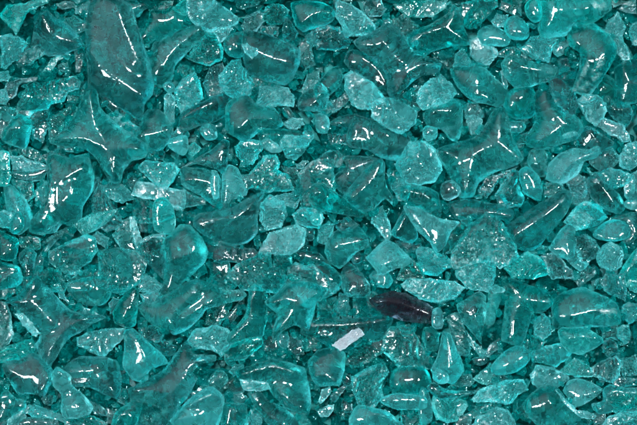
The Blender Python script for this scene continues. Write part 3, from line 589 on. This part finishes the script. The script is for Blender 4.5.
def shard(outline, ridges, tone, kind, seed, dens=1.0):
    """plan outline -> (xy, top height, bottom depth, triangles, frost); all in plan units"""
    r = np.random.default_rng(seed)
    p = np.array(outline, float); p = p.mean(0) + (p - p.mean(0)) * (1.09 if kind == 'c' else 1.09 if len(ridges) > 1 else 1.05)
    area = 0.5 * abs(np.dot(p[:, 0], np.roll(p[:, 1], 1)) - np.dot(p[:, 1], np.roll(p[:, 0], 1)))
    s = min(max(math.sqrt(area) / 30, 0.62), 1.5) / dens
    b = outline_curve(p, s * 0.9, kind, r)
    if np.sum(b[:, 0] * np.roll(b[:, 1], -1) - b[:, 1] * np.roll(b[:, 0], -1)) < 0: b = b[::-1]
    nb = len(b); A, B = b, np.roll(b, -1, 0)
    lo, hi = b.min(0), b.max(0)
    gx, gy = np.meshgrid(np.arange(lo[0], hi[0], s), np.arange(lo[1], hi[1], s * 0.87))
    gx = gx + (np.arange(gx.shape[0])[:, None] % 2) * s * 0.5
    g = np.stack([gx.ravel(), gy.ravel()], 1); g += r.uniform(-0.16, 0.16, g.shape) * s
    nr = b - (np.roll(b, -1, 0) - np.roll(b, 1, 0))[:, ::-1] * np.array([1, -1]) * 0
    tan = np.roll(b, -1, 0) - np.roll(b, 1, 0); tan /= np.maximum(np.linalg.norm(tan, axis=1, keepdims=True), 1e-6)
    inn = np.stack([-tan[:, 1], tan[:, 0]], 1)
    ring = b + inn * s * 0.28
    rp = []
    for rd in ridges:
        rd = np.array(rd, float)
        for a_, b_ in zip(rd[:-1], rd[1:]):
            m = max(1, int(np.linalg.norm(b_ - a_) / s)); rp += [a_ + (b_ - a_) * j / m for j in range(m + 1)]
    cand = np.vstack([g] + ([np.array(rp)] if rp else []))
    cand = cand[inside(cand, b)]; cand = cand[seg_dist(cand, A, B) > s * 0.62] if len(cand) else cand
    ring = ring[inside(ring, b)]; ring = ring[seg_dist(ring, A, B) > s * 0.2]
    allp = np.vstack([b, ring, cand])
    vs, es, fs, ov, oe, of = delaunay_2d_cdt([Vector(v) for v in allp], [(i, (i + 1) % nb) for i in range(nb)], [list(range(nb))], 1, s * 0.04)
    V = np.array([(v.x, v.y) for v in vs]); F = [tuple(f) for f in fs if len(f) == 3]
    used = np.zeros(len(V), bool)
    for f in F: used[list(f)] = True
    idx = -np.ones(len(V), int); idx[used] = np.arange(used.sum()); V = V[used]; F = np.array([[idx[i] for i in f] for f in F])
    db = seg_dist(V, A, B); w = max(db.max(), 1.0)
    edge = db < s * 0.05
    c = V[np.argmax(db)]
    frost = np.zeros(len(V))
    t = np.clip(db / w, 0, 1)
    base = np.sqrt(np.clip(1 - (1 - t) ** 2, 0, 1))
    Ht = min(w * {'s': 1.05, 'r': 0.85, 'c': 1.4, 'f': 0.8}[kind], 21.0)
    if ridges:
        RA = np.vstack([np.array(rd, float)[:-1] for rd in ridges]); RB = np.vstack([np.array(rd, float)[1:] for rd in ridges])
        dr = np.sqrt(seg_dist(V, RA, RB) ** 2 + (1.3 * s) ** 2) - 1.3 * s       # rounded crest
        u = db / np.maximum(db + dr * 0.9, 1e-6)
        prof = 0.72 * u + 0.28 * np.sqrt(np.clip(1 - (1 - u) ** 2, 0, 1))
        rim = np.sqrt(np.clip(1 - (1 - np.clip(db / (0.20 * w), 0, 1)) ** 2, 0, 1))
        h = Ht * (0.80 * prof + 0.20 * rim)
        h *= rim ** 0.5
    else:
        h = Ht * base
    if kind == 'c': h = Ht * (0.45 * np.clip(db / (0.16 * w), 0, 1) ** 0.6 + 0.62 * t ** 0.8)
    if kind == 'f': h = Ht * 0.5 * np.clip(db / (0.14 * w), 0, 1) ** 0.7
    if kind in 'sr':
        h *= 1 + (0.03 if ridges else 0.08) * smooth_noise((V - c) / w, 2.2, seed + 5)
    # flat fracture faces, each cutting down from somewhere above the rim; chipped pieces have many, smooth ones a few near the rim
    nf = {'f': 0, 'c': int(r.integers(6, 11)), 's': int(r.integers(1, 3)), 'r': int(r.integers(0, 2))}[kind]
    for k in range(nf):
        a = r.uniform(0, 2 * math.pi); dirv = np.array([math.cos(a), math.sin(a)])
        ext = ((V - c) @ dirv); e = max(ext.max(), 1.0)
        x = ext / e                                                     # 0 centre, 1 at the rim in that direction
        x0 = r.uniform(-0.35, 0.35) if kind == 'c' else r.uniform(0.55, 0.8)
        slope = r.uniform(0.3, 1.2)
        side = np.array([-dirv[1], dirv[0]]); y = (V - c) @ side / e
        bowl = r.uniform(0.05, 0.35) * (y - r.uniform(-0.4, 0.4)) ** 2 * (1 if r.random() < 0.6 else -0.5)
        top = Ht * (r.uniform(0.72, 1.0) if kind == 'c' else 0.95)
        rr = np.hypot(x - 1.2, y); rip = 0.02 * np.sin(rr * r.uniform(22, 34)) if r.random() < 0.6 else 0
        pl = top - Ht * slope * (x - x0) + Ht * bowl + Ht * rip * (4 if kind == 'c' else 2)
        pl = np.maximum(pl, Ht * (0.22 if kind == 'c' else 0.10) * base)
        cut = pl < h
        h = np.where(cut, pl, h)
        fr_ = r.choice([0.0, 0.25, 0.7, 1.0], p=[0.45, 0.25, 0.2, 0.1]) if kind == 'c' else r.choice([0.35, 1.0])
        frost = np.where(cut, fr_, frost)
    if kind == 'c':
        h += Ht * 0.035 * smooth_noise((V - c) / w, 7, seed + 9) * (0.3 + frost)
    if kind != 'r':
        h += frost * Ht * 0.055 * (smooth_noise(V, 1.0, seed + 3) + 0.7 * smooth_noise(V, 2.4, seed + 4))
    # crumbly rim patches
    ang = np.arctan2(V[:, 1] - c[1], V[:, 0] - c[0]); a0 = r.uniform(0, 6.28)
    sect = np.clip(np.cos(ang - a0) * 1.6 - 0.3 + 0.5 * smooth_noise(V, 0.25, seed + 1), 0, 1)
    rimf = sect * np.clip(1.25 - db / (0.42 * w), 0, 1)
    frost = np.maximum(frost, rimf * (0.9 if kind != 'r' else 0.4))
    frost = np.maximum(frost, np.where(db < 1.1, 0.75 if kind != 'r' else 0.3, 0) * np.clip(0.6 + 0.8 * smooth_noise(V, 0.15, seed + 31), 0, 1))
    gain = {'w': 0.5, 'p': 0.08, 'k': 0.15 if kind == 'c' else 0.0, 'x': 0.2}.get(tone, 0.0)
    frost = np.clip(np.maximum(frost, gain * (1 if kind != 's' else 0.4)), 0, 1)
    h = np.maximum(h, 0.02)
    # smooth the heights a little so that crests are rounded, less on fractures
    E = np.vstack([F[:, [0, 1]], F[:, [1, 2]], F[:, [2, 0]]]); E = np.vstack([E, E[:, ::-1]])
    deg = np.bincount(E[:, 0], minlength=len(V)).astype(float)
    for it in range({'c': 0, 's': 9, 'r': 5, 'f': 0}[kind]):
        av = np.bincount(E[:, 0], weights=h[E[:, 1]], minlength=len(V)) / np.maximum(deg, 1)
        h = np.where(edge, 0, h * 0.4 + av * 0.6)
    h = np.where(edge, 0, h)
    Hb = min(w * 0.75, 12.0)
    bt = Hb * base * (1 + 0.18 * smooth_noise((V - c) / w, 3.0, seed + 21))
    for k in range(3):
        a = r.uniform(0, 2 * math.pi); ext = (V - c) @ np.array([math.cos(a), math.sin(a)]); e = max(ext.max(), 1.0)
        bt = np.minimum(bt, np.maximum(Hb * (0.9 - r.uniform(0.3, 0.8) * (ext / e - r.uniform(-0.2, 0.5))), Hb * 0.12 * base))
    bt = np.where(edge, 0, np.maximum(bt, 0.02))
    rim = (0.6 if kind == 'c' else 1.0) * np.clip(1 - db / 1.2, 0, 1) ** 0.7 * np.clip(0.65 + 0.6 * smooth_noise(V, 0.2, seed + 41), 0.1, 1)
    return V, h, bt, F, frost, edge, c, w, rim

def build(name, V, zt, zb, F, frost, edge, origin, mat, smooth_angle, rim):
    """closed solid from a top and a bottom sheet that share their rim"""
    n = len(V); bi = np.arange(n); low = -np.ones(n, int); k = n
    for i in range(n):
        if edge[i]: low[i] = i
        else: low[i] = k; k += 1
    co = np.zeros((k, 3)); co[:n, :2] = V; co[:n, 2] = zt
    nz = ~edge; co[low[nz], :2] = V[nz]; co[low[nz], 2] = zb[nz]
    fr = np.zeros(k); fr[:n] = frost; fr[low] = np.maximum(fr[low], np.maximum(frost * 0.6, np.where(edge, 0, 0.4)))
    co = (co - np.array(origin)) * np.array([U, -U, U])
    tri = np.vstack([F[:, ::-1], low[F]])
    a = F[0]; e1 = V[a[1]] - V[a[0]]; e2 = V[a[2]] - V[a[0]]
    if (e1[0] * e2[1] - e1[1] * e2[0]) < 0: tri = tri[:, ::-1]
    ok = (tri[:, 0] != tri[:, 1]) & (tri[:, 1] != tri[:, 2]); tri = tri[ok]
    me = bpy.data.meshes.new(name)
    me.from_pydata(co.tolist(), [], tri.tolist())
    me.materials.append(mat)
    at = me.attributes.new('frost', 'FLOAT', 'POINT'); at.data.foreach_set('value', fr.astype(np.float32))
    un = np.zeros(k); un[low[nz]] = 1.0
    at = me.attributes.new('under', 'FLOAT', 'POINT'); at.data.foreach_set('value', un.astype(np.float32))
    rm = np.zeros(k); rm[:n] = rim; rm[low] = np.maximum(rm[low], rim)
    at = me.attributes.new('rim', 'FLOAT', 'POINT'); at.data.foreach_set('value', rm.astype(np.float32))
    me.polygons.foreach_set('use_smooth', [True] * len(me.polygons))
    if smooth_angle: me.set_sharp_from_angle(angle=math.radians(smooth_angle))
    me.validate(); me.update()
    o = bpy.data.objects.new(name, me); col.objects.link(o)
    o.location = (origin[0] * U - W * U / 2, H * U / 2 - origin[1] * U, origin[2] * U)
    return o

# ------------------------------------------------------------------ the height of the heap so far, for laying pieces on each other
PAD = 40
gw, gh = int(W) + 2 * PAD, int(H) + 2 * PAD
yy, xx = np.mgrid[0:gh, 0:gw]
def wave(sx, sy, ph): return np.sin(xx / sx + ph) * np.cos(yy / sy + ph * 1.7)
heap = 2.5 * wave(47, 39, 0.4) + 2.0 * wave(23, 29, 2.1) + rng.normal(0, 0.4, (gh, gw))

def cells(V):
    ix = np.clip(np.round(V[:, 0]).astype(int) + PAD, 0, gw - 1); iy = np.clip(np.round(V[:, 1]).astype(int) + PAD, 0, gh - 1)
    return ix, iy

def lay(V, h, bt, F, c, r, maxtilt=0.30, pct=72):
    """rest a piece on the heap: tilt to what carries it, drop until it touches"""
    ix, iy = cells(V); z = heap[iy, ix]
    A_ = np.stack([V[:, 0] - c[0], V[:, 1] - c[1], np.ones(len(V))], 1)
    g, *_ = np.linalg.lstsq(A_, z, rcond=None)
    g = g[:2] * 0.55 + r.normal(0, 0.07, 2); m = np.linalg.norm(g)
    if m > maxtilt: g *= maxtilt / m
    pl = (V - c) @ g
    z0 = np.percentile(z + bt - pl, pct) - 0.5
    zt = z0 + pl + h; zb = z0 + pl - bt
    # write the new top into the height field (filled between the mesh points)
    for f in (0, 1, 2):
        q = (V[F[:, f]] * 0.5 + V[F[:, (f + 1) % 3]] * 0.5); zq = (zt[F[:, f]] + zt[F[:, (f + 1) % 3]]) * 0.5
        jx, jy = cells(q); np.maximum.at(heap, (jy, jx), zq)
    np.maximum.at(heap, (iy, ix), zt)
    q = V[F].mean(1); jx, jy = cells(q); np.maximum.at(heap, (jy, jx), zt[F].mean(1))
    return zt, zb, z0

# ------------------------------------------------------------------ the setting: the bed and the mass of small crushed glass under the pieces
def grid_sheet():
    n = 90; x = np.linspace(-240, W + 240, n); y = np.linspace(-200, H + 200, n)
    X, Y = np.meshgrid(x, y); Z = -34 + 3 * np.sin(X / 31) * np.cos(Y / 27)
    co = np.stack([(X.ravel() - W / 2) * U, (H / 2 - Y.ravel()) * U, Z.ravel() * U], 1)
    f = [(j * n + i, (j + 1) * n + i, (j + 1) * n + i + 1, j * n + i + 1) for j in range(n - 1) for i in range(n - 1)]
    me = bpy.data.meshes.new('ground'); me.from_pydata(co.tolist(), [], f); me.materials.append(bed_material())
    me.polygons.foreach_set('use_smooth', [True] * len(me.polygons)); me.update()
    o = bpy.data.objects.new('ground', me); col.objects.link(o); o['kind'] = 'structure'
    o['label'] = 'bed of fine teal glass grit under the heap'
grid_sheet()

def crushed():
    """the uncountable small crushed glass that fills the heap below and between the pieces: one object"""
    r = np.random.default_rng(5); protos = []
    for k in range(14):
        n = int(r.integers(5, 9)); a = np.sort(r.uniform(0, 2 * math.pi, n)) if False else np.linspace(0, 2 * math.pi, n, endpoint=False) + r.uniform(-0.3, 0.3, n)
        rad = r.uniform(7, 13, n); asp = r.uniform(0.55, 1.0)
        ol = np.stack([np.cos(a) * rad, np.sin(a) * rad * asp], 1)
        protos.append(shard(ol, [], 'm', 'c', 900 + k, dens=0.55))
    CO, TR, FR, MI = [], [], [], []; base = 0
    def put(px, py, z, sc, pr, mi, tilt=0.5):
        nonlocal base
        V, h, bt, F, fr, edge, c, w, rim_ = protos[pr]
        n = len(V); th = r.uniform(0, 6.28); ca, sa = math.cos(th), math.sin(th); g = r.normal(0, tilt * 0.5, 2)
        co = np.vstack([np.column_stack([V, h]), np.column_stack([V, -bt])])
        co[:, 2] = co[:, 2] + co[:, :2] @ g
        x = (co[:, 0] * ca - co[:, 1] * sa) * sc; y = (co[:, 0] * sa + co[:, 1] * ca) * sc
        co = np.column_stack([(x + px - W / 2) * U, (H / 2 - (y + py)) * U, (co[:, 2] * sc + z) * U])
        low = np.where(edge, np.arange(n), np.arange(n) + n)
        tri = np.vstack([F[:, ::-1], low[F]])
        a = F[0]; e1 = V[a[1]] - V[a[0]]; e2 = V[a[2]] - V[a[0]]
        if (e1[0] * e2[1] - e1[1] * e2[0]) < 0: tri = tri[:, ::-1]
        CO.append(co); TR.append(tri + base); FR.append(np.concatenate([fr, fr])); MI.append(np.full(len(tri), mi)); base += 2 * n
    for (z0, z1, step) in ((-30, -22, 21), (-19, -9, 17)):
        for y in np.arange(-150, H + 150, step):
            for x in np.arange(-190, W + 190, step):
                put(x + r.uniform(-.5, .5) * step, y + r.uniform(-.5, .5) * step, r.uniform(z0, z1), r.uniform(0.7, 1.5), int(r.integers(14)), int(r.choice([0, 0, 1, 1, 1, 3])))
    # the rest of the heap beyond the pieces in view
    for y in np.arange(-150, H + 150, 15):
        for x in np.arange(-190, W + 190, 15):
            if -14 < x < W + 14 and -14 < y < H + 14: continue
            put(x + r.uniform(-7, 7), y + r.uniform(-7, 7), r.uniform(-6, 12), r.uniform(0.9, 2.0), int(r.integers(14)), int(r.choice([0, 1, 1, 2, 3, 4])))
    K = 13; cs = np.cumsum(np.cumsum(np.pad(heap, ((K + 1, K), (K + 1, K)), mode='edge'), 0), 1); m_ = 2 * K + 1
    mean = (cs[m_:, m_:] - cs[:-m_, m_:] - cs[m_:, :-m_] + cs[:-m_, :-m_]) / m_ ** 2
    low_ = (heap < mean - 5.0); put_n = 0
    ys, xs = np.nonzero(low_)
    for k in r.permutation(len(ys))[:6000]:
        iy, ix = int(ys[k]), int(xs[k]); z = heap[iy, ix]
        if z > mean[iy, ix] - 4.0 or put_n > 900: continue
        sc_ = r.uniform(0.2, 0.55); q = 2 + int(7 * sc_)
        put(ix - PAD, iy - PAD, z + 1.0 * sc_, sc_, int(r.integers(14)), int(r.choice([0, 1, 1, 2, 3, 4])), 0.9); put_n += 1
        heap[max(iy - q, 0):iy + q + 1, max(ix - q, 0):ix + q + 1] += 4.0
    print('gap fillers', put_n)
    me = bpy.data.meshes.new('crushed_glass'); me.from_pydata(np.vstack(CO).tolist(), [], np.vstack(TR).tolist())
    for t in 'dmpgb': me.materials.append(GRIT[t])
    me.polygons.foreach_set('material_index', np.concatenate(MI).astype(np.int32)); me.polygons.foreach_set('use_smooth', [True] * len(me.polygons))
    at = me.attributes.new('frost', 'FLOAT', 'POINT'); at.data.foreach_set('value', np.concatenate(FR).astype(np.float32))
    me.set_sharp_from_angle(angle=math.radians(40)); me.update()
    o = bpy.data.objects.new('crushed_glass', me); col.objects.link(o); o['kind'] = 'stuff'
    o['label'] = 'mass of small crushed teal glass filling the heap under the larger pieces'

# ------------------------------------------------------------------ every piece of glass in view, one object each
NOUNS = ('star', 'slab', 'chunk', 'chip', 'block', 'rod', 'bean', 'wedge', 'flake', 'shard', 'splinter', 'sliver', 'pebble', 'prism', 'bead', 'lump',
         'saddle', 'slice', 'fin', 'fan', 'club', 'lens', 'cap', 'crescent', 'ball', 'cube', 'teardrop', 'strip', 'sheet', 'knob', 'hook', 'crumb', 'band', 'cone',
         'pyramid', 'rodlet', 'bar', 'nugget', 'scythe', 'pill', 'leaf', 'gem', 'peak', 'horn', 'jewel', 'boulder', 'sail', 'dome', 'shell', 'boomerang', 'tooth',
         'post', 'blade', 'shelf', 'patch', 'ribbon', 'triangle', 'brick', 'boot', 'oval', 'beam', 'bullet', 'cup', 'bulb', 'cobble', 'facets', 'mass', 'mound',
         'hourglass', 'hump', 'lobe', 'fleck', 'fragment', 'log', 'crumbs', 'pair', 'thumb', 'heart', 'piece', 'bell')
ALIAS = {'crumbs': 'lump', 'facets': 'chip', 'pair': 'chip', 'patch': 'chunk', 'mass': 'chunk', 'hourglass': 'shard', 'piece': 'shard', 'teardrop': 'chip', 'shelf': 'slab',
         'fleck': 'chip', 'crumb': 'chip', 'fragment': 'chip', 'boot': 'chunk', 'gem': 'chunk', 'jewel': 'chunk', 'sail': 'shard', 'tooth': 'shard', 'boomerang': 'shard',
         'heart': 'chunk', 'bell': 'chunk', 'thumb': 'pebble', 'pill': 'pebble', 'ball': 'pebble', 'bead': 'pebble', 'nugget': 'pebble', 'knob': 'pebble', 'cobble': 'pebble',
         'lens': 'pebble', 'leaf': 'flake', 'blade': 'flake', 'sheet': 'flake', 'ribbon': 'strip', 'band': 'strip', 'fin': 'flake', 'fan': 'slab', 'club': 'rod', 'rodlet': 'rod',
         'log': 'rod', 'beam': 'rod', 'bar': 'rod', 'post': 'rod', 'horn': 'rod', 'oval': 'pebble', 'lobe': 'chunk', 'cap': 'chunk', 'hook': 'chip', 'scythe': 'shard',
         'cup': 'shard', 'bullet': 'shard', 'hump': 'dome', 'mound': 'dome', 'peak': 'wedge', 'triangle': 'wedge', 'pyramid': 'wedge', 'crescent': 'shard', 'saddle': 'shard',
         'cube': 'block', 'brick': 'block', 'prism': 'block', 'cone': 'wedge', 'beam ': 'rod', 'bean': 'bean', 'lump': 'lump', 'shell': 'shell', 'boulder': 'boulder', 'sliver': 'splinter'}
STOP = set('with in on at under above below near beside between of cut by behind touching topping right left just from tucked lying running filling standing hanging nested peeking wedged bordered upper lower who that there and inside sitting split descending around joining leaning carrying capping over below, resting marked butting squeezed directly partly shining'.split())

def kind_name(label):
    head = []
    for wd in re.findall(r"[a-z']+", label.split(',')[0]):
        if wd in STOP and any(x in NOUNS for x in head): break
        head.append(wd)
    ns = [x for x in head if x in NOUNS]
    n = ns[-1] if ns else 'chunk'
    return ALIAS.get(n, n)

# air bubbles trapped in the pieces that show one
def bubble(o, w, h_in):
    n1, n2 = 20, 12; co = []; rr = min(w * 0.34, 4.2)
    for j in range(1, n2):
        for i in range(n1):
            a = 2 * math.pi * i / n1; b = math.pi * j / n2
            co.append((math.sin(b) * math.cos(a) * rr * 1.25 * U, math.sin(b) * math.sin(a) * rr * 0.85 * U, math.cos(b) * rr * 0.8 * U))
    top = len(co); co += [(0, 0, rr * 0.8 * U), (0, 0, -rr * 0.8 * U)]
    f = [(j * n1 + i, j * n1 + (i + 1) % n1, (j + 1) * n1 + (i + 1) % n1, (j + 1) * n1 + i) for j in range(n2 - 2) for i in range(n1)]
    f += [(top, (i + 1) % n1, i) for i in range(n1)] + [(top + 1, (n2 - 2) * n1 + i, (n2 - 2) * n1 + (i + 1) % n1) for i in range(n1)]
    me = bpy.data.meshes.new('bubble'); me.from_pydata(co, [], f); me.materials.append(o.data.materials[0])
    me.polygons.foreach_set('use_smooth', [True] * len(me.polygons)); me.update()
    b_ = bpy.data.objects.new('bubble', me); col.objects.link(b_); b_.parent = o; b_.location = (0, 0, h_in * U); b_.rotation_euler = (0, 0, w)

items = []; ox = oy = 0.0; sc = 1.0
for ln in PLAN.strip().splitlines():
    ln = ln.strip()
    if not ln: continue
    if ln.startswith('T '):
        a, b, s = ln[2:].split(); ox, oy, sc = float(a), float(b), float(s); continue
    f = ln.split('|')
    code, label, ol = f[0], f[1], f[2]; rd = f[3] if len(f) > 3 else ''
    P_ = lambda s_: [(ox + float(q.split(',')[0]) / sc, oy + float(q.split(',')[1]) / sc) for q in s_.split()]
    items.append((int(code[0]), code[1], code[2], label, P_(ol), [P_(x) for x in rd.split(';') if len(x.split()) > 1]))
items_sorted = sorted(range(len(items)), key=lambda i: items[i][0])
for i in items_sorted:
    layer, tone, kind, label, ol, rd = items[i]
    V, h, bt, F, frost, edge, c, w, rim = shard(ol, rd, tone, kind, 100 + i)
    r = np.random.default_rng(5000 + i)
    zt, zb, z0 = lay(V, h, bt, F, c, r, pct=93 if layer >= 4 else 78 if layer == 3 else 66)
    nm = 'glass_' + kind_name(label)
    o = build(nm, V, zt, zb, F, frost, edge, (c[0], c[1], z0), VAR[tone][int(r.integers(3)) if w < 14 else int(r.integers(2))  if w < 19 else 1], 24 if kind in 'cf' else 0, rim)
    if re.search(r'bubble|\bring(ed)?\b|looped', label): bubble(o, w, float(h.max()) * 0.35)
    o['label'] = label; o['kind'] = 'thing'; o['category'] = 'glass ' + kind_name(label)
crushed()
# dust: uncountable crumbs of glass lying on everything
def crumbs():
    r = np.random.default_rng(77); CO, TR = [], []; n = 0
    for k in range(5200):
        px, py = r.uniform(-20, W + 20), r.uniform(-20, H + 20)
        if r.random() < 0.55:                                   # most crumbs gather in drifts
            a = int(r.integers(60)); q = np.random.default_rng(a); px = q.uniform(0, W) + r.normal(0, 16); py = q.uniform(0, H) + r.normal(0, 12)
        ix, iy = int(round(px)) + PAD, int(round(py)) + PAD
        if not (0 <= ix < gw and 0 <= iy < gh): continue
        sz = 0.22 + 0.5 * r.random() ** 3
        v = r.normal(0, 1, (4, 3)); v /= np.linalg.norm(v, axis=1, keepdims=True); v *= sz * r.uniform(0.6, 1.3, (4, 1))
        v += (px, py, heap[iy, ix] + sz * 0.25)
        CO.append(np.column_stack([(v[:, 0] - W / 2) * U, (H / 2 - v[:, 1]) * U, v[:, 2] * U])); TR.append(np.array([(0, 1, 2), (0, 3, 1), (0, 2, 3), (1, 3, 2)]) + n); n += 4
    me = bpy.data.meshes.new('glass_dust'); me.from_pydata(np.vstack(CO).tolist(), [], np.vstack(TR).tolist()); me.materials.append(MAT['w']); me.update()
    o = bpy.data.objects.new('glass_dust', me); col.objects.link(o); o['kind'] = 'stuff'; o['label'] = 'fine glittering glass dust and crumbs lying on the pieces'
crumbs()
print('pieces', len(items), 'heap', heap.min(), heap.max(), np.median(heap))

# ------------------------------------------------------------------ light: a broad overhead lamp, a smaller key near the camera, grey room around
w_ = bpy.data.worlds.new('World'); scene.world = w_; w_.use_nodes = True
bg = w_.node_tree.nodes['Background']; bg.inputs['Color'].default_value = (0.80, 0.86, 1.0, 1)
_n = w_.node_tree.nodes; _l = w_.node_tree.links     # a tent lit brightest high on one side, falling off smoothly all round
_tc = _n.new('ShaderNodeTexCoord'); _d = _n.new('ShaderNodeVectorMath'); _d.operation = 'DOT_PRODUCT'; _d.inputs[1].default_value = (-0.52, 0.46, 0.72)
_l.new(_tc.outputs['Generated'], _d.inputs[0])
_c = _n.new('ShaderNodeClamp'); _l.new(_d.outputs['Value'], _c.inputs[0])
_p = _n.new('ShaderNodeMath'); _p.operation = 'POWER'; _p.inputs[1].default_value = 3.0; _l.new(_c.outputs[0], _p.inputs[0])
_s = _n.new('ShaderNodeMath'); _s.operation = 'MULTIPLY_ADD'; _s.inputs[1].default_value = 0.88; _s.inputs[2].default_value = 0.04; _l.new(_p.outputs[0], _s.inputs[0])
_l.new(_s.outputs[0], bg.inputs['Strength'])

def lamp(name, loc, size, power, colr=(1, 1, 1), target=(0, 0, 0), sy=None):
    l = bpy.data.lights.new(name, 'AREA'); l.energy = power; l.color = colr; l.shape = 'RECTANGLE'; l.size = size; l.size_y = sy or size
    o = bpy.data.objects.new(name, l); col.objects.link(o); o.location = loc
    o.rotation_euler = (Vector(target) - Vector(loc)).to_track_quat('-Z', 'Y').to_euler(); return o
lamp('softbox_lamp', (-0.12, 0.34, 2.3), 0.42, 72, (1.0, 0.92, 0.98), sy=0.30)
lamp('side_lamp', (0.95, 0.05, 1.9), 0.36, 42, (0.96, 0.96, 1.0), sy=0.36)
lamp('rim_lamp', (-1.1, -0.5, 1.1), 0.24, 16, (0.96, 0.98, 1.0), sy=0.5)

# ------------------------------------------------------------------ camera: straight above
D = 3000.0; ZF = 14.0
cd = bpy.data.cameras.new('camera'); cam = bpy.data.objects.new('camera', cd); col.objects.link(cam); scene.camera = cam
cam.location = (0, 0, (D + ZF) * U); cam.rotation_euler = (0, 0, 0)
cd.sensor_width = 36; cd.lens = 36 * D / W; cd.clip_start = 0.05; cd.clip_end = 20

scene.render.engine = 'CYCLES'; cy = scene.cycles
cy.max_bounces = 14; cy.transmission_bounces = 12; cy.glossy_bounces = 4; cy.diffuse_bounces = 4; cy.transparent_max_bounces = 8; cy.volume_bounces = 0
cy.caustics_reflective = True; cy.caustics_refractive = True; cy.sample_clamp_indirect = 6; cy.blur_glossy = 0.2
cy.use_denoising = True
try: cy.denoiser = 'OPENIMAGEDENOISE'
except Exception as e: print(e)
cy.use_adaptive_sampling = True; cy.adaptive_threshold = 0.1
vs = scene.view_settings; scene.display_settings.display_device = 'sRGB'
vs.view_transform = 'Standard'; vs.look = 'None'; vs.exposure = 0.82; vs.gamma = 1.0
